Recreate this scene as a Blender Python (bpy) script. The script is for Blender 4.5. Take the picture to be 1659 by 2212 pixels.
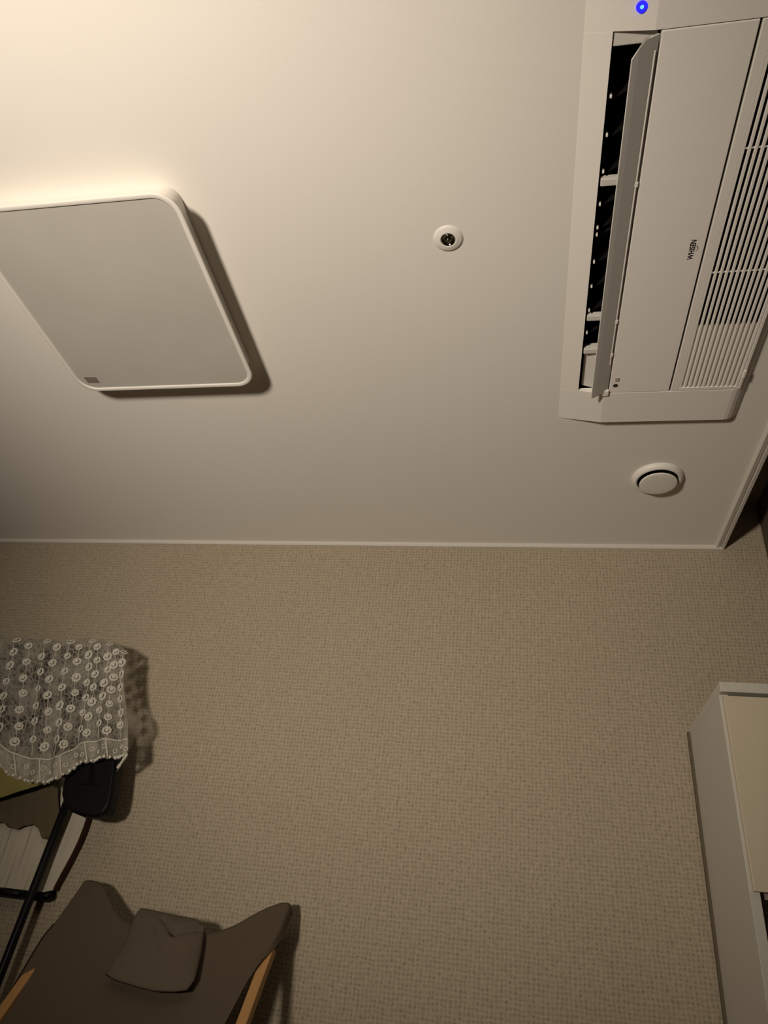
import bpy, math, random
from mathutils import Vector, Matrix, noise
random.seed(7)
for o in list(bpy.data.objects): bpy.data.objects.remove(o)
scene = bpy.context.scene
C = scene.collection

# ------------------------------------------------------------------ camera
CAMZ = 0.95
AX = ((0.9820100253, 0.1568586665, 0.1051269182),       # image right
      (0.0009534722, 0.5526052840, -0.8334425541),      # image down
      (-0.1888263781, 0.8185491793, 0.5425143685))      # forward
FPX = 1533.0
cam_d = bpy.data.cameras.new('camera')
cam_d.sensor_fit = 'VERTICAL'; cam_d.sensor_height = 36.0
cam_d.lens = 36.0 * FPX / 2212.0
cam_d.clip_start = 0.02
cam = bpy.data.objects.new('camera', cam_d); C.objects.link(cam)
R3 = Matrix(((AX[0][0], -AX[1][0], -AX[2][0]), (AX[0][1], -AX[1][1], -AX[2][1]), (AX[0][2], -AX[1][2], -AX[2][2])))
cam.matrix_world = Matrix.Translation((0, 0, CAMZ)) @ R3.to_4x4()
scene.camera = cam

# ------------------------------------------------------------------ light
world = bpy.data.worlds.new('world'); scene.world = world
world.use_nodes = True
bg = world.node_tree.nodes['Background']
bg.inputs[0].default_value = (0.02, 0.02, 0.025, 1); bg.inputs[1].default_value = 0.2
LAMP = Vector((-1.02, -0.76, 1.00))
ld = bpy.data.lights.new('shaded_lamp', 'SPOT')
ld.energy = 236; ld.color = (1.0, 0.89, 0.755); ld.shadow_soft_size = 0.13
ld.spot_size = math.radians(93); ld.spot_blend = 1.0
lo = bpy.data.objects.new('shaded_lamp', ld); C.objects.link(lo)
lo.location = LAMP; lo.scale = (0.85, 1.0, 1.0)
AZ, EL = math.radians(14), math.radians(30)
lo.rotation_euler = Vector((math.sin(AZ) * math.cos(EL), math.cos(AZ) * math.cos(EL), math.sin(EL))).to_track_quat('-Z', 'Y').to_euler()
vs = scene.view_settings
vs.view_transform = 'Standard'; vs.look = 'None'; vs.gamma = 1.0; vs.use_curve_mapping = False
vs.exposure = 0.0

# ------------------------------------------------------------------ helpers
def ray(px, py):
    a = (px - 829.5) / FPX; b = (py - 1106.0) / FPX
    return Vector([AX[0][i] * a + AX[1][i] * b + AX[2][i] for i in range(3)])
def at_y(px, py, y):
    d = ray(px, py); p = d * (y / d.y); p.z += CAMZ; return p
def at_plane(px, py, p0, n):
    d = ray(px, py); o = Vector((0, 0, CAMZ)); t = (p0 - o).dot(n) / d.dot(n); return o + d * t
def interp(tab, x):
    if x <= tab[0][0]: return tab[0][1]
    for (x0, y0), (x1, y1) in zip(tab, tab[1:]):
        if x <= x1: return y0 + (y1 - y0) * (x - x0) / (x1 - x0)
    return tab[-1][1]
def smooth(a, b, x):
    t = max(0.0, min(1.0, (x - a) / (b - a))); return t * t * (3 - 2 * t)

class MB:
    def __init__(s): s.v = []; s.f = []
    def add(s, vs, fs):
        n = len(s.v); s.v += [Vector(p) for p in vs]; s.f += [tuple(i + n for i in f) for f in fs]; return s
    def box(s, a, b):
        x0, y0, z0 = a; x1, y1, z1 = b
        return s.add([(x0,y0,z0),(x1,y0,z0),(x1,y1,z0),(x0,y1,z0),(x0,y0,z1),(x1,y0,z1),(x1,y1,z1),(x0,y1,z1)],
              [(0,3,2,1),(4,5,6,7),(0,1,5,4),(1,2,6,5),(2,3,7,6),(3,0,4,7)])
    def prism_y(s, prof, y0, y1):          # prof: list of (x,z)
        n = len(prof)
        vs = [(x, y0, z) for x, z in prof] + [(x, y1, z) for x, z in prof]
        fs = [tuple(range(n)), tuple(range(2*n-1, n-1, -1))] + [(i, n+i, n+(i+1) % n, (i+1) % n) for i in range(n)]
        return s.add(vs, fs)
    def prism_x(s, prof, x0, x1):          # prof: list of (y,z)
        n = len(prof)
        vs = [(x0, y, z) for y, z in prof] + [(x1, y, z) for y, z in prof]
        fs = [tuple(range(n)), tuple(range(2*n-1, n-1, -1))] + [(i, n+i, n+(i+1) % n, (i+1) % n) for i in range(n)]
        return s.add(vs, fs)
    def prism_z(s, prof, z0, z1):
        n = len(prof)
        vs = [(x, y, z0) for x, y in prof] + [(x, y, z1) for x, y in prof]
        fs = [tuple(range(n)), tuple(range(2*n-1, n-1, -1))] + [(i, n+i, n+(i+1) % n, (i+1) % n) for i in range(n)]
        return s.add(vs, fs)
    def grid(s, P, nu, nv):
        vs = [P(i / nu, j / nv) for j in range(nv + 1) for i in range(nu + 1)]
        fs = [(j*(nu+1)+i, j*(nu+1)+i+1, (j+1)*(nu+1)+i+1, (j+1)*(nu+1)+i) for j in range(nv) for i in range(nu)]
        return s.add(vs, fs)
    def tube(s, pts, r, n=10, caps=True):
        pts = [Vector(p) for p in pts]; rings = []; k0 = len(s.v)
        up = Vector((0.13, 0.37, 0.92)).normalized()
        for i, p in enumerate(pts):
            t = (pts[min(i+1, len(pts)-1)] - pts[max(i-1, 0)]).normalized()
            a = t.cross(up)
            if a.length < 1e-4: a = t.cross(Vector((1, 0, 0)))
            a.normalize(); b = t.cross(a)
            rr = r[i] if isinstance(r, (list, tuple)) else r
            s.v += [p + (a * math.cos(2*math.pi*k/n) + b * math.sin(2*math.pi*k/n)) * rr for k in range(n)]
        for i in range(len(pts)-1):
            for k in range(n):
                s.f.append((k0+i*n+k, k0+i*n+(k+1) % n, k0+(i+1)*n+(k+1) % n, k0+(i+1)*n+k))
        if caps:
            s.f.append(tuple(k0+k for k in range(n-1, -1, -1))); s.f.append(tuple(k0+(len(pts)-1)*n+k for k in range(n)))
        return s
    def lathe(s, prof, c, n=48):           # prof (r,z) about vertical axis through c
        k0 = len(s.v)
        for r, z in prof:
            s.v += [Vector((c[0]+r*math.cos(2*math.pi*k/n), c[1]+r*math.sin(2*math.pi*k/n), c[2]+z)) for k in range(n)]
        for i in range(len(prof)-1):
            for k in range(n): s.f.append((k0+i*n+k, k0+i*n+(k+1) % n, k0+(i+1)*n+(k+1) % n, k0+(i+1)*n+k))
        if prof[0][0] > 1e-5 and prof[0][0] < 1e-3 or True:
            pass
        return s
    def cap(s, k, n, rev=False):
        ids = list(range(k, k+n)); s.f.append(tuple(reversed(ids)) if rev else tuple(ids)); return s
    def build(s, name, m, parent=None, smooth_=False, bevel=0, origin=None, uv=None, solid=0, sub=0, seg=2, kind=None, ang=40):
        lo_ = Vector([min(p[i] for p in s.v) for i in range(3)]); hi = Vector([max(p[i] for p in s.v) for i in range(3)])
        c = Vector(origin) if origin is not None else (lo_ + hi) / 2
        me = bpy.data.meshes.new(name)
        me.from_pydata([p - c for p in s.v], [], s.f); me.update()
        import bmesh
        bm = bmesh.new(); bm.from_mesh(me); bmesh.ops.recalc_face_normals(bm, faces=bm.faces); bm.to_mesh(me); bm.free()
        o = bpy.data.objects.new(name, me); C.objects.link(o)
        if parent is not None:
            o.parent = parent; o.location = c - wloc(parent)
        else: o.location = c
        me.materials.append(m)
        if uv:
            ul = me.uv_layers.new(name='UVMap')
            for lp in me.loops: ul.data[lp.index].uv = uv[lp.vertex_index]
        if smooth_:
            for p in me.polygons: p.use_smooth = True
        if solid:
            md = o.modifiers.new('solid', 'SOLIDIFY'); md.thickness = solid; md.offset = 0
        if bevel:
            md = o.modifiers.new('bevel', 'BEVEL'); md.width = bevel; md.segments = seg; md.limit_method = 'ANGLE'; md.angle_limit = math.radians(ang)
        if sub:
            md = o.modifiers.new('sub', 'SUBSURF'); md.levels = sub; md.render_levels = sub
        if kind: o['kind'] = kind
        return o
def wloc(o):
    v = Vector(o.location)
    while o.parent: o = o.parent; v += Vector(o.location)
    return v
def tag(o, label, cat, group=None):
    o['label'] = label; o['category'] = cat
    if group: o['group'] = group
    return o
def empty(name, loc, label, cat):
    o = bpy.data.objects.new(name, None); C.objects.link(o); o.location = loc; o.empty_display_size = 0.05
    return tag(o, label, cat)
def struct(o): o['kind'] = 'structure'; return o

def mat(name, col, rough=0.6, spec=0.3, vary=0.0, vscale=8.0, bump=0.0, bscale=200.0, metal=0.0):
    m = bpy.data.materials.new(name); m.use_nodes = True
    nt = m.node_tree; N = nt.nodes; L = nt.links; b = N['Principled BSDF']
    b.inputs['Roughness'].default_value = rough; b.inputs['Specular IOR Level'].default_value = spec; b.inputs['Metallic'].default_value = metal
    tc = N.new('ShaderNodeTexCoord')
    nz = N.new('ShaderNodeTexNoise'); nz.inputs['Scale'].default_value = vscale; nz.inputs['Detail'].default_value = 4
    L.new(tc.outputs['Object'], nz.inputs['Vector'])
    mx = N.new('ShaderNodeMix'); mx.data_type = 'RGBA'
    mx.inputs[6].default_value = (*[c * (1 - vary) for c in col], 1); mx.inputs[7].default_value = (*[min(1, c * (1 + vary)) for c in col], 1)
    L.new(nz.outputs['Fac'], mx.inputs[0]); L.new(mx.outputs[2], b.inputs['Base Color'])
    if bump:
        n2 = N.new('ShaderNodeTexNoise'); n2.inputs['Scale'].default_value = bscale; n2.inputs['Detail'].default_value = 3
        L.new(tc.outputs['Object'], n2.inputs['Vector'])
        bp = N.new('ShaderNodeBump'); bp.inputs['Strength'].default_value = bump; bp.inputs['Distance'].default_value = 0.002
        L.new(n2.outputs['Fac'], bp.inputs['Height']); L.new(bp.outputs['Normal'], b.inputs['Normal'])
    return m
def math_node(nt, op, a, b=None, c=None):
    n = nt.nodes.new('ShaderNodeMath'); n.operation = op
    for i, v in enumerate((a, b, c)):
        if v is None: continue
        if isinstance(v, (int, float)): n.inputs[i].default_value = v
        else: nt.links.new(v, n.inputs[i])
    return n.outputs[0]

def wallpaper(name, col, axis):
    m = bpy.data.materials.new(name); m.use_nodes = True
    nt = m.node_tree; N = nt.nodes; L = nt.links; b = N['Principled BSDF']
    b.inputs['Roughness'].default_value = 0.75; b.inputs['Specular IOR Level'].default_value = 0.2
    tc = N.new('ShaderNodeTexCoord')
    j = N.new('ShaderNodeTexNoise'); j.inputs['Scale'].default_value = 34; j.inputs['Detail'].default_value = 3
    L.new(tc.outputs['Object'], j.inputs['Vector'])
    sj = N.new('ShaderNodeSeparateColor'); L.new(j.outputs['Color'], sj.inputs[0])
    sx = N.new('ShaderNodeSeparateXYZ'); L.new(tc.outputs['Object'], sx.inputs[0])
    def fr(sock, k):                      # thread coordinate with hand-woven irregularity
        u = math_node(nt, 'MULTIPLY', sock, 2 * math.pi / 0.0118)
        w = math_node(nt, 'MULTIPLY', math_node(nt, 'SUBTRACT', sj.outputs[k], 0.5), 6.5)
        return math_node(nt, 'ADD', u, w)
    U = fr(sx.outputs[axis], 0); V = fr(sx.outputs[2], 1)
    cu = math_node(nt, 'COSINE', U); cv = math_node(nt, 'COSINE', V)
    hu = math_node(nt, 'MULTIPLY_ADD', cu, 0.5, 0.5); hv = math_node(nt, 'MULTIPLY_ADD', cv, 0.5, 0.5)
    pit = math_node(nt, 'POWER', math_node(nt, 'MULTIPLY', hu, hv), 0.6)
    gro = math_node(nt, 'MULTIPLY', math_node(nt, 'ADD', math_node(nt, 'POWER', hu, 3.0), math_node(nt, 'POWER', hv, 3.0)), 0.16)
    dk = math_node(nt, 'MAXIMUM', pit, gro)
    # cell-to-cell strength
    a = N.new('ShaderNodeTexNoise'); a.inputs['Scale'].default_value = 75; a.inputs['Detail'].default_value = 1
    L.new(tc.outputs['Object'], a.inputs['Vector'])
    am = N.new('ShaderNodeMapRange'); am.inputs[1].default_value = 0.32; am.inputs[2].default_value = 0.68; am.inputs[3].default_value = 0.30
    L.new(a.outputs['Fac'], am.inputs[0])
    dk2 = math_node(nt, 'MULTIPLY', dk, am.outputs[0])
    th = N.new('ShaderNodeTexNoise'); th.inputs['Scale'].default_value = 1.0; th.inputs['Detail'].default_value = 2
    mp = N.new('ShaderNodeMapping'); mp.inputs['Scale'].default_value = (60, 60, 260); L.new(tc.outputs['Object'], mp.inputs[0]); L.new(mp.outputs[0], th.inputs['Vector'])
    tv = N.new('ShaderNodeTexNoise'); tv.inputs['Scale'].default_value = 1.0; tv.inputs['Detail'].default_value = 2
    mv = N.new('ShaderNodeMapping'); mv.inputs['Scale'].default_value = (240, 240, 50); L.new(tc.outputs['Object'], mv.inputs[0]); L.new(mv.outputs[0], tv.inputs['Vector'])
    big = N.new('ShaderNodeTexNoise'); big.inputs['Scale'].default_value = 3.0; L.new(tc.outputs['Object'], big.inputs['Vector'])
    tone = math_node(nt, 'MULTIPLY', math_node(nt, 'MULTIPLY_ADD', th.outputs['Fac'], 0.34, 0.83), math_node(nt, 'MULTIPLY_ADD', tv.outputs['Fac'], 0.34, 0.83))
    tone = math_node(nt, 'MULTIPLY', tone, math_node(nt, 'MULTIPLY_ADD', big.outputs['Fac'], 0.10, 0.95))
    tone = math_node(nt, 'MULTIPLY', tone, math_node(nt, 'MULTIPLY_ADD', dk2, -0.50, 1.15))
    vm = N.new('ShaderNodeVectorMath'); vm.operation = 'SCALE'; vm.inputs[0].default_value = col
    L.new(tone, vm.inputs['Scale']); L.new(vm.outputs[0], b.inputs['Base Color'])
    bp = N.new('ShaderNodeBump'); bp.inputs['Strength'].default_value = 0.35; bp.inputs['Distance'].default_value = 0.0015
    L.new(math_node(nt, 'SUBTRACT', 1.0, dk2), bp.inputs['Height']); L.new(bp.outputs['Normal'], b.inputs['Normal'])
    return m

def emit(name, col, st):
    m = bpy.data.materials.new(name); m.use_nodes = True
    b = m.node_tree.nodes['Principled BSDF']
    b.inputs['Base Color'].default_value = (0.02, 0.02, 0.05, 1)
    b.inputs['Emission Color'].default_value = (*col, 1); b.inputs['Emission Strength'].default_value = st
    return m

WALL = (0.34, 0.285, 0.205)
M_wall = wallpaper('woven_wallpaper', WALL, 0)
M_wall_side = wallpaper('woven_wallpaper_side', WALL, 1)
M_wall_shaded = wallpaper('woven_wallpaper_shaded', (0.095, 0.072, 0.046), 1)  # same paper darkened: the right wall's shade is put into the colour
M_ceil = mat('ceiling_paper', (0.74, 0.70, 0.64), 0.7, 0.2, 0.015, 3, 0.06, 350)
M_trim = mat('white_trim', (0.74, 0.70, 0.64), 0.45, 0.35, 0.01)
M_mould = mat('ceiling_moulding', (0.60, 0.56, 0.50), 0.5, 0.3, 0.02)
M_recess = mat('recess_shaded', (0.24, 0.19, 0.135), 0.7, 0.2, 0.03)  # shade inside the recess painted in as a darker brown
M_floor = mat('floor_wood', (0.20, 0.13, 0.08), 0.5, 0.3, 0.15, 3)
M_plastic = mat('white_plastic', (0.78, 0.735, 0.675), 0.45, 0.35, 0.01, 5, 0.03, 500)
M_plastic2 = mat('grey_white_plastic', (0.60, 0.57, 0.52), 0.45, 0.35, 0.01)
M_flap = mat('flap_plastic', (0.62, 0.59, 0.54), 0.35, 0.4, 0.02)
M_black = mat('black_plastic', (0.0045, 0.0045, 0.005), 0.42, 0.16, 0.1)
M_cavity = mat('cavity_black', (0.006, 0.005, 0.005), 0.85, 0.1, 0.1)
M_ink = mat('logo_ink', (0.03, 0.02, 0.02), 0.5, 0.2)
M_ink2 = mat('emblem_ink', (0.035, 0.032, 0.02), 0.5, 0.2)
M_diff = mat('frosted_diffuser', (0.475, 0.45, 0.40), 0.32, 0.45, 0.08, 5)
M_label = mat('grey_sticker', (0.19, 0.165, 0.135), 0.6, 0.2, 0.2, 60)
M_chrome = mat('dark_chrome', (0.30, 0.28, 0.24), 0.15, 0.5, 0.02, metal=1.0)
M_cab = mat('cabinet_white', (0.50, 0.47, 0.41), 0.5, 0.3, 0.01)
M_door = mat('cabinet_cream', (0.52, 0.455, 0.335), 0.45, 0.35, 0.01)
M_cabin = mat('cabinet_inside', (0.26, 0.20, 0.18), 0.6, 0.2, 0.05)
M_canvas = mat('canvas_brown', (0.098, 0.074, 0.052), 0.9, 0.05, 0.05, 30, 0.15, 900)
M_pillow = mat('pillow_brown', (0.112, 0.088, 0.064), 0.9, 0.05, 0.06, 20, 0.15, 900)
M_edging = mat('dark_edging', (0.03, 0.018, 0.012), 0.8, 0.1)
M_wood = mat('pine_wood', (0.42, 0.23, 0.085), 0.5, 0.3, 0.12, 14)
M_pole = mat('black_metal', (0.006, 0.006, 0.007), 0.40, 0.2, 0.1)
M_yellow = mat('yellow_cloth', (0.24, 0.205, 0.07), 0.9, 0.05, 0.08, 25)  # yellow lowered so the colour carries the shade under the lace
M_cream = mat('cream_cloth', (0.50, 0.45, 0.36), 0.9, 0.05, 0.07, 25)
M_red = mat('dark_red_rim', (0.05, 0.018, 0.012), 0.7, 0.2, 0.1)
M_thread = mat('lace_thread', (0.53, 0.495, 0.42), 0.85, 0.1, 0.10, 200)
M_pearl = mat('pearl_bead', (0.66, 0.62, 0.54), 0.25, 0.5, 0.03)

# ------------------------------------------------------------------ room shell
ZC = 2.30; YW = 2.253; XR = 0.82; XE = 0.684; XL = -3.1; YB = -2.2; ZT = 2.474
struct(MB().box((XL-.1, YB-.1, -.1), (XR+.1, YW+.1, 0)).build('floor', M_floor))
struct(MB().box((XL-.1, YW, 0), (XR+.1, YW+.1, ZT+.1)).build('wall_back', M_wall, origin=(0, 0, 0)))
struct(MB().box((XL-.1, YB-.1, 0), (XL, YW, ZT+.1)).build('wall_left', M_wall_side, origin=(0, 0, 0)))
struct(MB().box((XR, YB-.1, 0), (XR+.1, YW, ZT+.1)).build('wall_right', M_wall_shaded, origin=(0, 0, 0)))
struct(MB().box((XL, YB-.1, 0), (XR, YB, ZT+.1)).build('wall_front', M_wall, origin=(0, 0, 0)))
# ceiling with the opening the air conditioner body sits in
HX0, HX1, HY0, HY1 = 0.128, 0.548, 0.50, 1.53
cm = MB()
cm.box((XL, YB, ZC), (HX0, YW, ZT)); cm.box((HX1, YB, ZC), (XE, YW, ZT))
cm.box((HX0, YB, ZC), (HX1, HY0, ZT)); cm.box((HX0, HY1, ZC), (HX1, YW, ZT))
struct(cm.build('ceiling', M_ceil))
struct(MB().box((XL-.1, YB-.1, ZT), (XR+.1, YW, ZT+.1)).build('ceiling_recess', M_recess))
# trims: strip along the back wall, stepped moulding along the curtain recess edge
t1 = struct(MB().prism_x([(YW, ZC), (YW-.012, ZC), (YW-.012, ZC-.010), (YW-.008, ZC-.014), (YW, ZC-.014)], XL, XE).build('trim_1', M_mould))
prof = [(XE-.029, ZC), (XE-.0235, ZC-.0095), (XE-.0215, ZC-.0105), (XE-.0105, ZC-.0075), (XE-.0095, ZC-.0035), (XE-.0065, ZC-.0035), (XE-.006, ZC-.0125), (XE+.003, ZC-.0115), (XE+.003, ZC+.02), (XE, ZC+.02), (XE, ZC)]
t2 = struct(MB().prism_y(prof, YB, YW-.002).build('trim_2', M_mould))

# ------------------------------------------------------------------ air conditioner (ceiling cassette)
ac = empty('air_conditioner', (0.333, 1.015, ZC), 'white one-way ceiling cassette air conditioner with open louver and slatted intake', 'air conditioner')
ZF = ZC - .022
X0, X1, Y0, Y1 = 0.104, 0.568, 0.472, 1.556
YN, YF = 0.583, 1.440
def zb(x):
    if x < .215: return ZC - .0005 - .0215 * max(0, (x - X0)) / (.215 - X0)
    if x < .530: return ZF
    return ZF + .0215 * ((x - .530) / (X1 - .530)) ** 2
def strip(xa, xb, ya, yb, mb):
    xs = sorted(set([xa, xb] + [x for x in (.215, .530, .540, .550, .558, .564) if xa < x < xb]))
    prof = [(x, zb(x)) for x in xs] + [(x, max(ZC, zb(x) + .0004)) for x in reversed(xs)]
    mb.prism_y(prof, ya, yb)
fr = MB()
strip(X0, X1, Y0, YN - .001, fr); strip(X0, X1, YF + .001, Y1, fr)
strip(X0, .150, YN - .001, YF + .001, fr); strip(.5475, X1, YN - .001, YF + .001, fr)
fr.build('frame', M_plastic, ac, bevel=.0012, seg=1)
# dark inner housing above the panel
hs = MB()
a, b = (HX0+.003, HY0+.003, ZC-.004), (HX1-.003, HY1-.003, ZC+.14)
x0, y0, z0 = a; x1, y1, z1 = b
hs.add([(x0,y0,z0),(x1,y0,z0),(x1,y1,z0),(x0,y1,z0),(x0,y0,z1),(x1,y0,z1),(x1,y1,z1),(x0,y1,z1)],
       [(4,5,6,7),(0,1,5,4),(1,2,6,5),(2,3,7,6),(3,0,4,7)])
hs.build('housing', M_cavity, ac)
MB().box((.226, YN+.001, ZF), (.3745, YF-.001, ZF+.016)).build('center_panel', M_plastic, ac, bevel=.0015)
# grille door: border, closed back at its far end, slats
g = MB()
g.box((.379, YN+.001, ZF), (.3985, YF-.001, ZF+.012)); g.box((.5385, YN+.001, ZF), (.5465, YF-.001, ZF+.012))
g.box((.3985, YN+.001, ZF), (.5385, YN+.012, ZF+.012)); g.box((.3985, YF-.012, ZF), (.5385, YF-.001, ZF+.012))
g.build('grille_frame', M_plastic, ac, bevel=.0012, seg=1)
MB().box((.3985, 1.226, ZF+.005), (.5385, YF-.012, ZF+.011)).build('grille_back_plate', M_plastic, ac)
NS = 13; pitch = .0112
sl0 = None
for i in range(NS):
    xc = .4005 + i * pitch
    if i == 0:
        sl0 = MB().box((xc-.0030, YN+.012, ZF+.0002), (xc+.0030, YF-.012, ZF+.0055)).build('slat', M_plastic, ac, bevel=.001, seg=1)
        loc0 = Vector(sl0.location)
    else:
        o = sl0.copy(); C.objects.link(o); o.location = loc0 + Vector((i * pitch, 0, 0)); o.parent = ac
for yy in (.800, 1.075):
    MB().box((.3985, yy-.001, ZF+.0015), (.5385, yy+.001, ZF+.005)).build('cross_rib', M_plastic, ac)
MB().box((.5395, 1.372, ZF-.004), (.5455, 1.398, ZF+.001)).build('latch', M_plastic, ac, bevel=.0015)
# louver flap, hinged on the panel side of the outlet
fp = [(.2215, ZF+.004), (.2235, ZF+.0005), (.213, ZF-.006), (.202, ZF-.0125), (.191, ZF-.019), (.1805, ZF-.0245), (.179, ZF-.0225), (.1885, ZF-.0155), (.200, ZF-.0085), (.211, ZF-.002)]
flp = MB().prism_y(fp, .588, 1.434)
for v_ in flp.v:
    if v_.y < .6: v_.y += .024 * max(0.0, min(1.0, (.199 - v_.x) / .019))
flp.build('louver_flap', M_flap, ac, bevel=.0008, seg=1)
MB().box((.2175, .612, ZF-.0035), (.2205, 1.335, ZF+.004)).build('hinge_rail', M_plastic, ac, bevel=.0006, seg=1)
for yy in (.852, 1.196, 1.302):
    MB().box((.154, yy-.008, ZC-.009), (.222, yy+.008, ZC+.006)).build('louver_bracket', M_plastic2, ac, bevel=.002)
    MB().box((.2135, yy-.006, ZF-.004), (.2235, yy+.006, ZF+.006)).build('hinge_clip', M_plastic, ac, bevel=.002)
MB().prism_y([(.158, ZC+.008), (.222, ZC-.014), (.222, ZC+.02), (.158, ZC+.02)], 1.300, YF-.001).build('outlet_end_block', M_plastic2, ac, bevel=.002)
MB().box((.150, YN, ZC-.006), (.222, YN+.024, ZC+.03)).build('outlet_start_block', M_plastic2, ac, bevel=.002)
MB().box((.200, 1.425, ZF-.006), (.226, 1.446, ZF+.002)).build('hinge_cap', M_plastic, ac, bevel=.003)
for i, yy in enumerate((.689, .759, .831, .901, .955, .972, 1.040, 1.106, 1.175, 1.244)):
    v = MB().add([(.150, yy+.020, ZC+.010), (.222, yy-.020, ZC+.010), (.222, yy-.020, ZC+.09), (.150, yy+.020, ZC+.09)], [(0,1,2,3)])
    v.build('outlet_vane', M_cavity, ac, solid=.0015)
    MB().box((.1555, yy-.0026, ZC-.0075), (.1595, yy+.0026, ZC+.004)).build('vane_pin', M_plastic, ac, bevel=.0008, seg=1)
# blue power button on the near end
bx, by = .190, .547
zbn = zb(bx)
MB().lathe([(.0001, -.0022), (.0028, -.0022), (.0031, -.0006)], (bx, by, zbn), 32).build('button_center', emit('led_cyan', (0.10, 0.35, 1.0), 2.2), ac)
MB().lathe([(.0031, -.0006), (.0033, -.0026), (.0085, -.0026), (.0092, .0005)], (bx, by, zbn), 40).build('button_ring', emit('led_blue', (0.010, 0.008, 1.0), 1.6), ac)
# printed marks
def text_marks(name, body, origin, size, shear, off, m, parent, zface, squash=1.0):
    cu = bpy.data.curves.new(name, 'FONT'); cu.body = body; cu.size = size; cu.shear = shear; cu.offset = off
    cu.align_x = 'CENTER'; cu.align_y = 'CENTER'; cu.resolution_u = 4
    to = bpy.data.objects.new(name, cu); C.objects.link(to)
    dg = bpy.context.evaluated_depsgraph_get(); me = bpy.data.meshes.new_from_object(to.evaluated_get(dg))
    mb = MB()
    mb.add([(origin[0] - v.co.y, origin[1] - v.co.x * squash, zface - .0004) for v in me.vertices], [tuple(p.vertices) for p in me.polygons])
    bpy.data.objects.remove(to); bpy.data.meshes.remove(me)
    return mb.build(name, m, parent)
text_marks('logo_lettering', 'WHISEN', (.3515, 1.0115), .0152, .12, .00050, M_ink, ac, ZF, .86)
sw = []
for k in range(13):
    t = k / 12; ang = math.pi * (0.08 + 0.84 * t)
    sw.append(Vector((.3565 + .0058 * math.sin(ang), 1.0165 - .0150 * t, ZF - .0004)))
swm = MB(); vs_ = []
for k, p in enumerate(sw):
    w = .0002 + .00075 * (k / 12); vs_ += [p + Vector((-w, 0, 0)), p + Vector((w, 0, 0))]
swm.add(vs_, [(2*k, 2*k+1, 2*k+3, 2*k+2) for k in range(12)]).build('logo_swoosh', M_ink, ac)
text_marks('maker_lettering', 'LG', (.2435, 1.3920), .0140, 0, .00045, M_ink, ac, ZF, .76)
MB().prism_z([(.2405 + .0062 * math.cos(2*math.pi*k/32), 1.412 + .0062 * math.sin(2*math.pi*k/32)) for k in range(32)], ZF-.0006, ZF-.0002).build('maker_emblem', M_ink2, ac)

# ------------------------------------------------------------------ ceiling light
def rrect(x0, x1, y0, y1, r, n=10):
    out = []
    for cx, cy, a0 in ((x1-r, y1-r, 0), (x0+r, y1-r, 90), (x0+r, y0+r, 180), (x1-r, y0+r, 270)):
        for k in range(n+1):
            a = math.radians(a0 + 90 * k / n); out.append((cx + r * math.cos(a), cy + r * math.sin(a)))
    return out
LX0, LX1, LY0, LY1 = -1.2235, -0.700, 0.758, 1.331
cl = empty('ceiling_light', ((LX0+LX1)/2, (LY0+LY1)/2, ZC), 'square flat ceiling light with white rim and switched-off frosted panel', 'ceiling light')
def ring_loft(loops):
    mb = MB(); n = len(loops[0][0])
    for pr, z in loops: mb.v += [Vector((x, y, z)) for x, y in pr]
    for i in range(len(loops)-1):
        for k in range(n): mb.f.append((i*n+k, i*n+(k+1) % n, (i+1)*n+(k+1) % n, (i+1)*n+k))
    return mb
def inset(d, r): return rrect(LX0+d, LX1-d, LY0+d, LY1-d, max(r-d, .004))
ZL = ZC - .060
rim = ring_loft([(inset(.019, .055), ZC-.0002), (inset(.0185, .055), ZC-.030), (inset(.015, .055), ZC-.047), (inset(.004, .055), ZC-.0535), (inset(0, .055), ZL+.003), (inset(.0012, .055), ZL+.0008), (inset(.0035, .055), ZL),
                 (inset(.0105, .055), ZL), (inset(.0125, .055), ZL+.0012), (inset(.013, .055), ZL+.005)])
rim.build('rim', M_trim, cl, smooth_=True)
df = ring_loft([(inset(.0125, .055), ZL+.003), (inset(.0125, .055), ZL+.007)])
nn = len(inset(.0125, .055)); df.cap(0, nn, True)
df.build('diffuser', M_diff, cl)
MB().prism_z([(-1.191, 1.274), (-1.154, 1.276), (-1.154, 1.298), (-1.189, 1.297)], ZL+.0022, ZL+.0028).build('label', M_label, cl)

# ------------------------------------------------------------------ sprinkler and vent
sp = empty('ceiling_sprinkler', (-.155, .958, ZC), 'small round flush sprinkler head with dark metal centre in a white cup', 'sprinkler')
MB().lathe([(.0325, -.0001), (.0320, -.0012), (.027, -.0028), (.0185, -.0058), (.0165, -.0060), (.0155, -.0035), (.0145, -.001)], (-.155, .958, ZC), 48).build('cover_ring', M_trim, sp, smooth_=True)
MB().lathe([(.0150, -.0012), (.0150, -.0058), (.0138, -.0068), (.0126, -.0050), (.0112, -.0025), (.006, -.0042), (.0001, -.0050)], (-.155, .958, ZC), 40).build('metal_head', M_chrome, sp, smooth_=True)
MB().lathe([(.0040, -.005), (.0042, -.0095), (.0025, -.0105), (.0001, -.0108)], (-.155, .958, ZC), 20).build('nozzle', M_chrome, sp, smooth_=True)
VX, VY = .410, 1.846
vt = empty('ceiling_vent', (VX, VY, ZC), 'round white ventilation cap with raised ring near the ceiling corner', 'vent')
MB().lathe([(.0755, -.0001), (.075, -.004), (.072, -.0105), (.067, -.0150), (.0625, -.0165), (.060, -.0150), (.0595, -.010), (.0590, -.0015)], (VX, VY, ZC), 64).build('outer_ring', M_trim, vt, smooth_=True)
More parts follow.
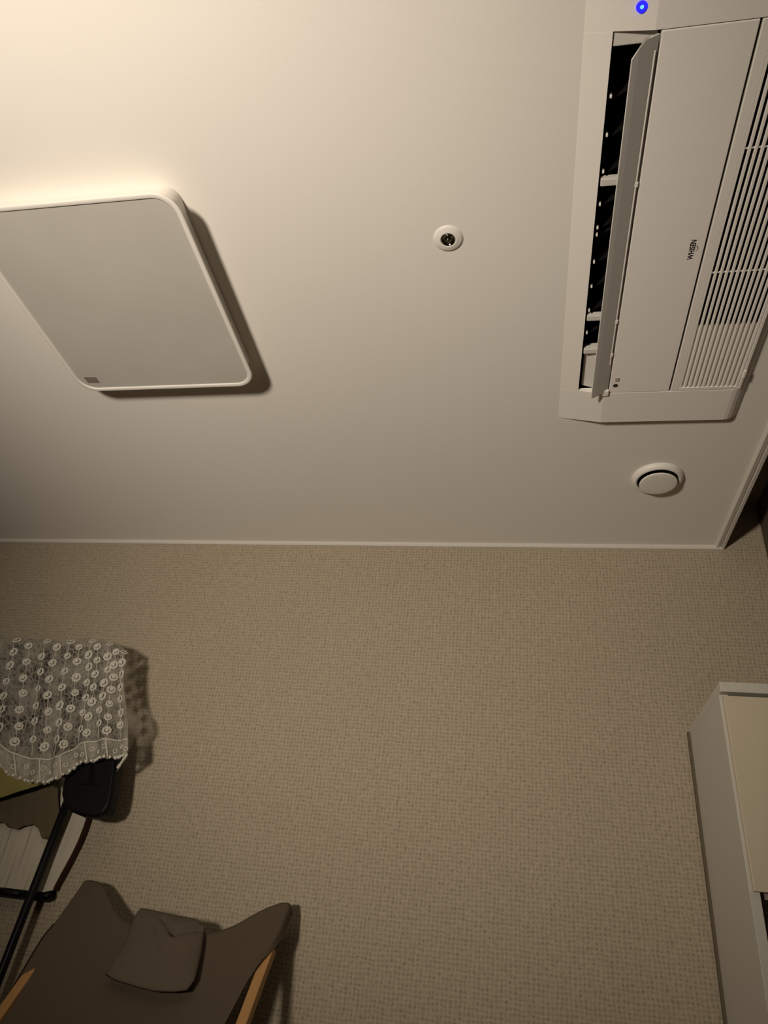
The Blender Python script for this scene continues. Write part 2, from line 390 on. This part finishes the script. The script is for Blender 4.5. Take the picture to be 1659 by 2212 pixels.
MB().lathe([(.0001, -.0010), (.0592, -.0012)], (VX, VY, ZC), 64).build('throat', M_cavity, vt)
MB().lathe([(.0001, -.0215), (.050, -.0215), (.0545, -.0228), (.0550, -.0245), (.0540, -.0262), (.0500, -.0270), (.030, -.0276), (.0001, -.0278)], (VX, VY-.002, ZC), 64).build('disc', M_trim, vt, smooth_=True)
MB().tube([(VX, VY-.002, ZC-.0015), (VX, VY-.002, ZC-.022)], .006, 12).build('stem', M_cavity, vt)

# ------------------------------------------------------------------ cabinet at the right
CX0, CX1, CY0, CY1, CZ = 0.497, 0.812, 1.868, 2.238, 1.660
cb = empty('cabinet', ((CX0+CX1)/2, (CY0+CY1)/2, 0), 'tall white cabinet with cream upper door standing in the corner', 'cabinet')
MB().box((CX0, CY0-.018, CZ-.026), (CX1+.003, CY1, CZ)).build('top', M_cab, cb, bevel=.0015)
MB().box((CX0, CY0+.004, 0), (CX0+.022, CY1, CZ-.026)).build('side_panel', M_cab, cb, bevel=.001)
MB().box((CX1-.022, CY0+.004, 0), (CX1, CY1, CZ-.026)).build('side_panel', M_cab, cb, bevel=.001)
MB().box((CX0+.022, CY1-.008, .06), (CX1-.022, CY1, CZ-.026)).build('back_panel', M_cabin, cb)
MB().box((CX0-.007, CY1, .02), (CX1, CY1+.012, CZ-.012)).build('back_strip', mat('dark_strip', (0.125, 0.10, 0.068), 0.7, 0.15, 0.05), cb)  # thin dark strip behind the cabinet, showing past its left side
for zz in (.08, .45, .80, 1.185):
    MB().box((CX0+.022, CY0+.03, zz-.009), (CX1-.022, CY1-.008, zz+.009)).build('shelf', M_cabin, cb)
d1 = MB().box((CX0+.006, CY0-.012, 1.186), (CX1-.006, CY0+.003, CZ-.034)).build('door', M_door, cb, bevel=.0015)
MB().tube([(CX1-.045, CY0-.0135, 1.26), (CX1-.045, CY0-.035, 1.262), (CX1-.045, CY0-.035, 1.34), (CX1-.045, CY0-.0135, 1.342)], .004, 8).build('handle', M_chrome, d1)
MB().box((CX0+.006, CY0-.014, .05), (CX1-.006, CY0+.002, .79)).build('door', M_door, cb, bevel=.0015)

# ------------------------------------------------------------------ sling chair
SL = .785
def post_y(z): return 2.185 + SL * (z - 1.049)
nrm = Vector((0, -1, SL)).normalized()
XCc = -.950
ch = empty('sling_chair', (XCc, 1.75, 0), 'reclined folding sling chair with brown canvas and pine frame against the wall', 'chair')
def bar(p, q, w, d, name, m):
    p = Vector(p); q = Vector(q); t = (q - p).normalized(); xa = Vector((1, 0, 0)); xa = (xa - t * xa.dot(t)).normalized(); ya = t.cross(xa)
    vs = [e + xa * sx * w / 2 + ya * sy * d / 2 for e in (p, q) for sx, sy in ((-1,-1),(1,-1),(1,1),(-1,1))]
    return MB().add(vs, [(3,2,1,0),(4,5,6,7),(0,1,5,4),(1,2,6,5),(2,3,7,6),(3,0,4,7)]).build(name, m, ch, bevel=.003)
for sx in (-1, 1):
    xp = XCc + sx * (.2985 if sx < 0 else .3035)
    bar((xp, post_y(1.058), 1.058), (xp, post_y(.008), .012), .026, .030, 'back_post', M_wood)
    xs_ = XCc + sx * .262
    bar((xs_, 1.245, .478), (xs_, 2.10, .012), .024, .036, 'seat_leg', M_wood)
bar((XCc-.31, 1.262, .468), (XCc+.31, 1.262, .468), .026, .026, 'seat_rail', M_wood) if False else MB().box((XCc-.274, 1.232, .470), (XCc+.274, 1.258, .496)).build('seat_rail', M_wood, ch, bevel=.003)
MB().box((XCc-.2855, 1.425, .075), (XCc+.2855, 1.447, .105)).build('front_stretcher', M_wood, ch, bevel=.003)
MB().box((XCc-.250, 2.02, .035), (XCc+.250, 2.042, .065)).build('rear_stretcher', M_wood, ch, bevel=.003)
# canvas sling
path = [(2.209, 1.080), (2.107, .950), (1.990, .801), (1.876, .656), (1.74, .535), (1.56, .455), (1.38, .455), (1.262, .498)]
cum = [0.0]
for (a0, b0), (a1, b1) in zip(path, path[1:]): cum.append(cum[-1] + math.hypot(a1-a0, b1-b0))
def catm(pts, cum, s):
    i = 0
    while i < len(pts)-2 and s > cum[i+1]: i += 1
    t = (s - cum[i]) / (cum[i+1] - cum[i])
    p0 = pts[max(i-1, 0)]; p1 = pts[i]; p2 = pts[i+1]; p3 = pts[min(i+2, len(pts)-1)]
    return [0.5 * ((2*p1[k]) + (-p0[k]+p2[k])*t + (2*p0[k]-5*p1[k]+4*p2[k]-p3[k])*t*t + (-p0[k]+3*p1[k]-3*p2[k]+p3[k])*t**3) for k in range(len(p1))]
hwt = [(0, .3300), (.11, .3280), (.15, .317), (.19, .300), (.25, .282), (.36, .262), (.60, .245), (.9, .245), (2, .245)]
ztop = [(-.325, 1.058), (-.318, 1.068), (-.300, 1.073), (-.275, 1.073), (-.250, 1.066), (-.213, 1.042), (-.175, 1.022), (-.139, 1.005), (-.07, .992), (0, .985), (.08, .990), (.12, .995), (.16, 1.004), (.197, 1.018), (.234, 1.038), (.270, 1.056), (.292, 1.068), (.308, 1.071), (.318, 1.067), (.325, 1.056)]
slope_l = math.hypot(SL, 1.0)
S_end = cum[-1]
def canvas(u, v):
    xq = (2*u-1) * .325; s0 = (1.080 - interp(ztop, xq) + .020 - .014 * smooth(.16, .29, abs(xq))) * slope_l
    s = s0 + (S_end - s0) * v
    if s < 0: y, z = post_y(1.080 - s / slope_l), 1.080 - s / slope_l
    else: y, z = catm(path, cum, s)
    hw = interp(hwt if u > .5 else hwl, max(s, 0)); x = XCc + (2*u-1) * hw
    off = .022 * (1 - smooth(.15, .45, s)) + .004
    off -= .020 * (1 - (2*u-1)**2) * smooth(0, .3, s)
    off -= .028 * smooth(.968, 1.0, abs(2*u-1)) * (1 - smooth(.06, .22, s)) * 1.0
    return Vector((x, y, z)) + nrm * off
hwl = [(0, .3245), (.10, .323), (.165, .320), (.25, .317), (.36, .311), (.60, .270), (.9, .245), (2, .245)]
NU, NV = 60, 60
cv = MB(); us = [0.5 - 0.5 * math.cos(math.pi * i / NU) for i in range(NU+1)]
cv.grid(lambda u, v: canvas(us[round(u*NU)], v ** 1.15), NU, NV)
cvo = cv.build('canvas_sling', M_canvas, ch, smooth_=True, solid=.003)
# thin dark line along the left canvas edge, below the tip pocket
for uu in (0.0,):
    MB().tube([canvas(uu, (.10 + .9 * k / 40)) for k in range(41)], .0032, 6).build('edge_line', M_edging, ch, smooth_=True)
# tip pockets closing round the post ends
for sx in (-1, 1):
    xp = XCc + sx * (.2985 if sx < 0 else .3035)
    pk = MB()
    ring = []
    for k in range(13):
        zz = 1.068 - .095 * k / 12; wi = .0175 - .0035 * k / 12; c = Vector((xp, post_y(zz), zz))
        dpt = .0205 - .0045 * k / 12
        if k == 0: wi, dpt = .009, .010
        if k == 1: wi, dpt = .0150, .0175
        tdir = Vector((0, SL, 1)).normalized()
        pk.v += [c + Vector((math.copysign(abs(math.cos(2*math.pi*q/16))**.6, math.cos(2*math.pi*q/16)) * wi, 0, 0)) + nrm * math.copysign(abs(math.sin(2*math.pi*q/16))**.6, math.sin(2*math.pi*q/16)) * dpt for q in range(16)]
    for k in range(12):
        for q in range(16): pk.f.append((k*16+q, k*16+(q+1) % 16, (k+1)*16+(q+1) % 16, (k+1)*16+q))
    pk.cap(0, 16)
    pk.build('corner_pocket', M_canvas, ch, smooth_=True)

# ------------------------------------------------------------------ headrest pillow over the sling
pp0 = Vector((0, post_y(1.0), 1.0)) + nrm * .030
def pts_to(tab, t):
    n = len(tab)-1; x = t * n; i = min(int(x), n-1); f = x - i
    return (tab[i][0] + (tab[i+1][0]-tab[i][0])*f, tab[i][1] + (tab[i+1][1]-tab[i][1])*f)
pT = [(302, 1963), (330, 1970), (365, 1981), (400, 1987), (425, 1990), (440, 2001)]
pB = [(229, 2106), (248, 2117), (290, 2131), (335, 2142), (375, 2143), (404, 2140)]
pL = [(302, 1963), (290, 1980), (279, 2012), (266, 2045), (243, 2078), (229, 2106)]
pR = [(440, 2001), (441, 2020), (437, 2050), (430, 2082), (421, 2118), (404, 2140)]
def coons(u, v):
    T = pts_to(pT, u); B = pts_to(pB, u); Lf = pts_to(pL, v); Rt = pts_to(pR, v)
    return [(1-v)*T[k] + v*B[k] + (1-u)*Lf[k] + u*Rt[k] - ((1-u)*(1-v)*pT[0][k] + u*(1-v)*pT[-1][k] + (1-u)*v*pB[0][k] + u*v*pB[-1][k]) for k in range(2)]
def segd(p, a, b):
    ax, ay = a; bx, by = b; t = max(0, min(1, ((p[0]-ax)*(bx-ax) + (p[1]-ay)*(by-ay)) / ((bx-ax)**2 + (by-ay)**2)))
    return math.hypot(p[0]-ax-t*(bx-ax), p[1]-ay-t*(by-ay))
def pillow_front(u, v):
    p = coons(u, v); w = at_plane(p[0], p[1], pp0, nrm)
    e = min(u, 1-u, v, 1-v)
    b = .024 * (math.sin(math.pi*u) * math.sin(math.pi*min(1, v*.92+.06))) ** .6
    b -= .016 * math.exp(-(segd(p, (376, 2026), (438, 2006)) / 7) ** 2)
    b -= .011 * math.exp(-(segd(p, (356, 1996), (376, 2026)) / 6) ** 2)
    b -= .005 * math.exp(-(segd(p, (342, 2010), (350, 2060)) / 7) ** 2)
    return w + nrm * b
def pillow_back(u, v):
    p = coons(u, v); w = at_plane(p[0], p[1], pp0, nrm)
    return w - nrm * (.001 + .004 * math.sin(math.pi*u) * math.sin(math.pi*v))
pm = MB(); NP = 36
pm.grid(pillow_front, NP, NP)
k1 = len(pm.v); pm.grid(pillow_back, NP, NP)
def idx(i, j): return j*(NP+1)+i
for i in range(NP):
    pm.f += [(idx(i,0), idx(i+1,0), k1+idx(i+1,0), k1+idx(i,0)), (idx(i,NP), idx(i+1,NP), k1+idx(i+1,NP), k1+idx(i,NP)),
             (idx(0,i), idx(0,i+1), k1+idx(0,i+1), k1+idx(0,i)), (idx(NP,i), idx(NP,i+1), k1+idx(NP,i+1), k1+idx(NP,i))]
pil = empty('headrest_pillow', at_plane(340, 2140, pp0, nrm), 'small brown headrest pillow hung over the top of the canvas chair', 'pillow')
pm.build('cushion', M_pillow, pil, smooth_=True)
edge = [pillow_back(1, k/20) + nrm*.002 for k in range(2, 21)] + [pillow_back(1-k/30, 1) + nrm*.002 for k in range(1, 31)]
MB().tube(edge, .0016, 6).build('piping', M_edging, pil, smooth_=True)
bk = MB().grid(lambda u, v: pillow_front(u, 0).lerp(pillow_front(u, 0) - nrm * .062 + Vector((0, .01, -.10)) * 1.0, 0) if v == 0 else pillow_back(u, 0) - nrm * (.045 * math.sin(math.pi * min(v, .5))) + Vector((0, -SL, -1)).normalized() * (.10 * max(0, v - .15)), 20, 10)
bk.build('back_flap', M_pillow, pil, smooth_=True, solid=.003)

# ------------------------------------------------------------------ black stand with boxy head
st = empty('black_stand', (-1.48, 2.178, 0), 'black floor stand with thin pole and boxy head under the lace cloth', 'stand')
YP = 2.178
ptop = at_y(172, 1690, YP); pbot0 = at_y(30, 2050, YP)
sd = (pbot0 - ptop); tq = (0.012 - ptop.z) / sd.z; pbot = ptop + sd * tq
MB().tube([pbot, ptop + Vector((0, 0, .25))], .0125, 16).build('pole', M_pole, st, smooth_=True)
MB().box((pbot.x-.13, 2.07, 0), (pbot.x+.13, 2.245, .014)).build('base', M_pole, st, bevel=.005)
def hp(px, py, y): return at_y(px, py, y)
# head outline traced on its front plane, then given its own depth
YH = 2.110
hout = [(128, 1560), (250, 1560), (254, 1600), (250, 1660), (243, 1715), (237, 1742), (226, 1758), (205, 1765), (178, 1763), (152, 1752), (139, 1738), (134, 1715), (138, 1690), (148, 1665)]
ho = [hp(a_, b_, YH) for a_, b_ in hout]
hc = sum(ho, Vector()) / len(ho)
hd = MB(); n_ = len(ho)
for sc_, dy in ((.93, -.006), (1.0, 0.0), (1.015, .012), (1.015, .040), (.94, .056)):
    hd.v += [hc + (p - hc) * sc_ + Vector((0, dy, 0)) for p in ho]
for i in range(4):
    for k in range(n_): hd.f.append((i*n_+k, i*n_+(k+1) % n_, (i+1)*n_+(k+1) % n_, (i+1)*n_+k))
hd.cap(0, n_, True); hd.cap(4*n_, n_)
hdo = hd.build('head', M_black, st, bevel=.002, ang=35)
q0 = hp(198, 1625, YH-.008); q1 = hp(199, 1688, YH-.008)
MB().add([q0 + Vector((-.004, .004, 0)), q0 + Vector((0, -.004, 0)), q0 + Vector((.004, .004, 0)), q1 + Vector((-.016, .004, 0)), q1 + Vector((0, -.010, 0)), q1 + Vector((.010, .004, 0))], [(0,1,4,3),(1,2,5,4),(0,2,1),(3,4,5)]).build('centre_ridge', M_pole, hdo)
lp = [hp(x_, 1692 + .0016 * (x_ - 198) ** 2 * -.6 + 2, YH-.008) for x_ in range(168, 222, 6)]
MB().tube(lp, .0028, 6).build('lower_lip', M_black, hdo, smooth_=True)
bt0 = at_y(-330, 1400, 2.12); bt1 = at_y(246, 1396, 2.12); bb1 = at_y(140, 1625, 2.12)
MB().box((bt0.x, 2.118, bb1.z), (-1.392, 2.163, bt1.z)).build('upper_body', M_black, st, bevel=.018, seg=3)
am = at_y(160, 1660, 2.16)
MB().box((am.x-.03, 2.140, am.z-.03), (am.x+.05, 2.176, am.z+.05)).build('arm', M_black, st, bevel=.006)

# ------------------------------------------------------------------ lace cloth over the stand
lc = empty('lace_cloth', (-1.6, 2.10, 1.37), 'cream lace cloth with rosettes and scalloped hem draped over the black stand', 'cloth')
YFc = 2.070
tops = [(-40, 1366), (0, 1368), (60, 1373), (130, 1377), (200, 1375), (238, 1382), (258, 1394), (266, 1404)]
hems = [(-160, 1600), (-60, 1640), (0, 1655), (25, 1678), (60, 1690), (95, 1692), (132, 1688), (150, 1668), (170, 1652), (195, 1645), (235, 1640), (262, 1636), (278, 1634)]
# front outline columns: bottom pixel x -> hem, and the matching top pixel x
colx = [(0.0, -330, -230), (.30, -60, -40), (.40, 20, 40), (.55, 95, 120), (.70, 160, 190), (.85, 222, 238), (.95, 262, 262), (1.0, 279, 268)]
def colpx(s):
    for (s0, b0, t0), (s1, b1, t1) in zip(colx, colx[1:]):
        if s <= s1:
            f = (s - s0) / (s1 - s0); return b0 + (b1-b0)*f, t0 + (t1-t0)*f
    return colx[-1][1:]
def lace(s, t, fold=True):
    """s 0..1 across the front, 1..1.35 round the right side; t 0 top .. 1 hem"""
    sf = min(s, 1.0); b, tp = colpx(sf)
    pb = at_y(b, interp(hems, b), YFc); pt = at_y(tp, interp(tops, tp), YFc)
    p = pt.lerp(pb, t)
    if fold:
        ph = 60 * sf
        A = .013 * (0.25 + t) * (1 - smooth(.93, 1.0, sf) * .7)
        p.y += A * (math.sin(ph * .9 + 2.2 * t) * .6 + math.sin(ph * .47 + 1.0 - 1.5*t) * .5) - .004
        p.y += .022 * (1 - smooth(0, .10, t)) ** 2
        p.x += .004 * math.sin(9 * t + 14 * sf)
    if s > 1.0:
        q = (s - 1.0) / .35
        w = .060 * q
        p.y += w
        bulge = math.exp(-((t - .66) / .20) ** 2)
        p.x += (-.042 + .064 * bulge) * q - .020 * q * smooth(.85, 1, t)
        p.z += -.045 * q * smooth(.8, 1, t) - .030 * q * (1 - smooth(0, .15, t))
    return p
def lnorm(s, t):
    a = lace(s + .004, t) - lace(s - .004, t); b = lace(s, min(t + .01, 1.02)) - lace(s, t - .01)
    n = a.cross(b).normalized()
    return n if n.dot(lace(s, t) - Vector((0, 0, CAMZ))) < 0 else -n
def lace_mat(name, dens, band=False):
    m = bpy.data.materials.new(name); m.use_nodes = True
    nt = m.node_tree; N = nt.nodes; L = nt.links; N.clear()
    out = N.new('ShaderNodeOutputMaterial'); tr = N.new('ShaderNodeBsdfTransparent'); di = N.new('ShaderNodeBsdfDiffuse'); tl = N.new('ShaderNodeBsdfTranslucent')
    ad = N.new('ShaderNodeMixShader'); ad.inputs[0].default_value = .22
    mx = N.new('ShaderNodeMixShader')
    uv = N.new('ShaderNodeUVMap')
    col = N.new('ShaderNodeTexNoise'); col.inputs['Scale'].default_value = 60; L.new(uv.outputs[0], col.inputs['Vector'])
    cr = N.new('ShaderNodeMix'); cr.data_type = 'RGBA'; cr.inputs[6].default_value = (.33, .30, .24, 1); cr.inputs[7].default_value = (.50, .46, .385, 1)
    L.new(col.outputs['Fac'], cr.inputs[0]); L.new(cr.outputs[2], di.inputs[0]); L.new(cr.outputs[2], tl.inputs[0])
    L.new(di.outputs[0], ad.inputs[1]); L.new(tl.outputs[0], ad.inputs[2])
    v1 = N.new('ShaderNodeTexVoronoi'); v1.feature = 'DISTANCE_TO_EDGE'; v1.inputs['Scale'].default_value = 62; L.new(uv.outputs[0], v1.inputs['Vector'])
    net = math_node(nt, 'LESS_THAN', v1.outputs['Distance'], .13)
    v2 = N.new('ShaderNodeTexVoronoi'); v2.feature = 'DISTANCE_TO_EDGE'; v2.inputs['Scale'].default_value = 44; L.new(uv.outputs[0], v2.inputs['Vector'])
    vein = math_node(nt, 'LESS_THAN', v2.outputs['Distance'], .07)
    nz = N.new('ShaderNodeTexNoise'); nz.inputs['Scale'].default_value = 14; nz.inputs['Detail'].default_value = 3; L.new(uv.outputs[0], nz.inputs['Vector'])
    mr = N.new('ShaderNodeMapRange'); mr.inputs[1].default_value = .38; mr.inputs[2].default_value = .66; mr.inputs[3].default_value = dens - .26; mr.inputs[4].default_value = dens + .24
    L.new(nz.outputs['Fac'], mr.inputs[0])
    f1 = math_node(nt, 'MULTIPLY_ADD', net, .22, mr.outputs[0])
    f2 = math_node(nt, 'MAXIMUM', f1, math_node(nt, 'MULTIPLY', vein, .66))
    f2 = math_node(nt, 'MINIMUM', f2, .97)
    L.new(f2, mx.inputs[0]); L.new(tr.outputs[0], mx.inputs[1]); L.new(ad.outputs[0], mx.inputs[2]); L.new(mx.outputs[0], out.inputs[0])
    return m
M_lace = lace_mat('lace_net', .37); M_band = lace_mat('lace_band', .74)
TB = .855           # where the hem band starts
def sheet(s0, s1, t0, t1, nu, nv, name, m, scal=False):
    mb = MB(); uvs = []
    for j in range(nv + 1):
        for i in range(nu + 1):
            s = s0 + (s1 - s0) * i / nu; t = t0 + (t1 - t0) * j / nv
            tt = t
            if scal and j == nv: tt = t + .016 * abs(math.sin(s * 105)) - .008
            mb.v.append(lace(s, tt) + (lnorm(s, min(t, .99)) * .001 if scal else Vector()))
            uvs.append((s * 1.05 if s <= 1 else 1.05 + (s - 1) * .45, t * .40))
    mb.f = [(j*(nu+1)+i, j*(nu+1)+i+1, (j+1)*(nu+1)+i+1, (j+1)*(nu+1)+i) for j in range(nv) for i in range(nu)]
    return mb.build(name, m, lc, smooth_=True, uv=uvs)
sheet(0, 1.0, 0, TB, 120, 50, 'lace_sheet', M_lace)
sheet(1.0, 1.35, 0, TB, 30, 50, 'lace_side', lace_mat('lace_net_side', .58))
sheet(0, 1.35, TB, 1.0, 420, 10, 'hem_band', M_band, True)
# top of the drape going back over the stand
mb = MB(); uvs = []
for j in range(9):
    for i in range(81):
        s = i / 80; p = lace(s, 0); q = j / 8
        mb.v.append(p + Vector((-.05 * q * smooth(.9, 1, s), 0.065 * q, .006 * math.sin(math.pi * q) - .02 * smooth(.7, 1, q)))); uvs.append((s * 1.05, -.1 * q))
mb.f = [(j*81+i, j*81+i+1, (j+1)*81+i+1, (j+1)*81+i) for j in range(8) for i in range(80)]
mb.build('lace_top', M_lace, lc, smooth_=True, uv=uvs)
# rosettes
def rosette_mesh(r):
    mb = MB(); n = 16
    mb.v.append(Vector((0, 0, r * .10)))
    for rr, zz, sc in ((.40, .30, 0), (.52, .12, 0), (.80, .26, 0), (1.0, .0, .08)):
        for k in range(n):
            a = 2*math.pi*k/n; q = r * rr * (1 + sc * (1 if k % 2 else -1)); mb.v.append(Vector((q*math.cos(a), q*math.sin(a), r*zz)))
    for k in range(n): mb.f.append((0, 1+k, 1+(k+1) % n))
    for i in (1, 2):
        for k in range(n): mb.f.append((1+i*n+k, 1+(i+1)*n+k, 1+(i+1)*n+(k+1) % n, 1+i*n+(k+1) % n))
    return mb
proto = None
def put(proto_mb, name, m, pos, nrm_, scale, keep):
    if keep.get(name) is None:
        o = proto_mb.build(name, m, lc, smooth_=True, origin=(0, 0, 0)); keep[name] = o
    else:
        o = keep[name].copy(); C.objects.link(o); o.parent = lc
    o.location = pos - wloc(lc)
    q = nrm_.to_track_quat('Z', 'Y'); o.rotation_mode = 'QUATERNION'; o.rotation_quaternion = q; o.scale = scale
    return o
keep = {}
rm = rosette_mesh(.0150)
rows = 7; cols = [.28 + .0565 * k for k in range(13)]
rr = random.Random(3)
for ci, s in enumerate(cols):
    for rj in range(rows):
        t = .035 + (rj + (.5 if ci % 2 else 0)) * (TB - .05) / rows
        if t > TB - .03: continue
        ss = min(s + rr.uniform(-.006, .006) - .03 * t, 1.30); tt = t + rr.uniform(-.010, .010)
        k = rr.uniform(.82, 1.08) * (.86 if ss > 1.02 else 1)
        put(rm, 'rosette', M_thread, lace(ss, tt) + lnorm(ss, tt) * .0012, lnorm(ss, tt), (k, k * rr.uniform(.85, 1.05), k), keep)
# cords: top of the band, ribs across the band, chains between rosettes
MB().tube([lace(.27 + .73 * k / 90, TB) + lnorm(.27 + .73 * k / 90, TB) * .002 for k in range(91)], .0028, 6).build('band_cord', M_thread, lc, smooth_=True)
for s in (.33, .43, .535, .65, .765, .88):
    MB().tube([lace(s - .01 + .012 * (k/8), TB + (.995 - TB) * k / 8) + lnorm(s, .93) * .002 for k in range(9)], .0025, 6).build('band_rib', M_thread, lc, smooth_=True)
for ci, s in enumerate(cols):
    MB().tube([lace(min(s - .03 * t_, 1.3), t_) + lnorm(min(s - .03 * t_, 1.3), max(t_, .02)) * .0008 for t_ in [.02 + (TB - .04) * k / 30 for k in range(31)]], .0011, 5).build('thread_chain', M_thread, lc, smooth_=True)
# beads along the hem and rings in the band
bead = MB(); bead.lathe([(.0001, -.0052), (.003, -.0042), (.0050, -.001), (.0050, .001), (.003, .0042), (.0001, .0052)], (0, 0, 0), 10)
for k in range(46):
    s = .275 + k * .0212
    if s > 1.24: break
    put(bead, 'bead', M_pearl, lace(s, .992) + lnorm(s, .97) * .003, lnorm(s, .97), (rr.uniform(.75, 1.1),) * 3, keep)
ring = MB(); nr = 14
for k in range(nr):
    a = 2*math.pi*k/nr
    for q in range(6):
        b_ = 2*math.pi*q/6; R_ = .0060 + .0019 * math.cos(b_); ring.v.append(Vector((R_*math.cos(a), R_*math.sin(a), .0019*math.sin(b_))))
for k in range(nr):
    for q in range(6): ring.f.append((k*6+q, ((k+1) % nr)*6+q, ((k+1) % nr)*6+(q+1) % 6, k*6+(q+1) % 6))
for k in range(18):
    s = .30 + k * .0405
    put(ring, 'eyelet_ring', M_thread, lace(s, TB + .055 + .03 * (k % 2)) + lnorm(s, .93) * .002, lnorm(s, .93), (1, 1, 1), keep)

# ------------------------------------------------------------------ yellow cloth below the lace
yc = MB()
def ycl(u, v):
    b = -200 + 300 * u
    zt = at_y(b, 1640, 2.135); zb_ = at_y(b, interp([(-200, 1790), (0, 1722), (60, 1706), (95, 1692), (102, 1688)], b), 2.135)
    p = zt.lerp(zb_, v); p.y += .006 * math.sin(17 * u + 3 * v) * v; return p
yc.grid(ycl, 40, 16)
tag(yc.build('yellow_cloth', M_yellow, None, smooth_=True, solid=.004), 'yellow cloth hanging out below the left end of the lace hem', 'cloth')

# ------------------------------------------------------------------ brown cloth below the yellow one
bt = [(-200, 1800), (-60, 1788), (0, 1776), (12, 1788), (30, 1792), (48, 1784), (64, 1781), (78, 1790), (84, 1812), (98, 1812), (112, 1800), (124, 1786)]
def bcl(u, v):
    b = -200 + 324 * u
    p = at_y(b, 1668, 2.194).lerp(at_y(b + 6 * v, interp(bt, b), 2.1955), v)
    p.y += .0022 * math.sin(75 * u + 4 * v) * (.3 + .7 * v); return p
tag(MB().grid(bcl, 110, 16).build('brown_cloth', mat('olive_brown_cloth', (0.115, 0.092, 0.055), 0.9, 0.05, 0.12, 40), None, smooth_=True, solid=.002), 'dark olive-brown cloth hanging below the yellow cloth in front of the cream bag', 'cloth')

# ------------------------------------------------------------------ cream hanging bag by the wall
bgE = empty('hanging_bag', (-1.6, 2.25, 1.03), 'cream pleated fabric bag with black bottom hanging on the wall behind the stand', 'bag')
YG = 2.213
rpx = [(112, 1921), (123, 1902), (135, 1880), (150, 1851), (165, 1820), (176, 1793), (185, 1765), (192, 1740), (210, 1660), (225, 1590)]
redge = [(at_y(a_, b_, YG).z, at_y(a_, b_, YG).x) for a_, b_ in rpx]
ZB0 = at_y(70, 1925, YG).z; ZB1 = redge[-1][0]; BXL = -2.02
def bag(u, v):
    z = ZB0 + (ZB1 - ZB0) * v; xr_ = interp(redge, z); x = BXL + (xr_ - BXL) * u
    y = YG + .0070 * (math.sin(x * 88 + 1.8 * math.sin(z * 9)) + .6 * math.sin(x * 190 + z * 12)) * (.25 + .75 * smooth(0, .30, 1 - u)) * (1 - .3 * v)
    y += .006 * smooth(.95, 1.0, u) ** 2
    return Vector((x, y, z + .008 * smooth(.965, 1, u) * (1 - v)))
bgm = MB(); bgm.grid(bag, 150, 30); bgm.build('front_cloth', M_cream, bgE, smooth_=True)
def sider(u, v):
    p = bag(1, v); return Vector((p.x + .003 * math.sin(math.pi * u), p.y + (2.250 - p.y) * u, p.z))
MB().grid(sider, 8, 30).build('side_rim', M_red, bgE, smooth_=True, solid=.003)
def bot(u, v):
    p = bag(u, 0); return Vector((p.x, YG - .004 + (2.249 - YG) * v, p.z - .012 - .010 * math.sin(math.pi * v) ** .5))
MB().grid(bot, 40, 10).build('bottom', M_black, bgE, smooth_=True, solid=.005)
MB().tube([bag(u_/60, 0) + Vector((0, .002, -.010)) for u_ in range(61)], .0115, 10).build('bottom_edge', M_black, bgE, smooth_=True)
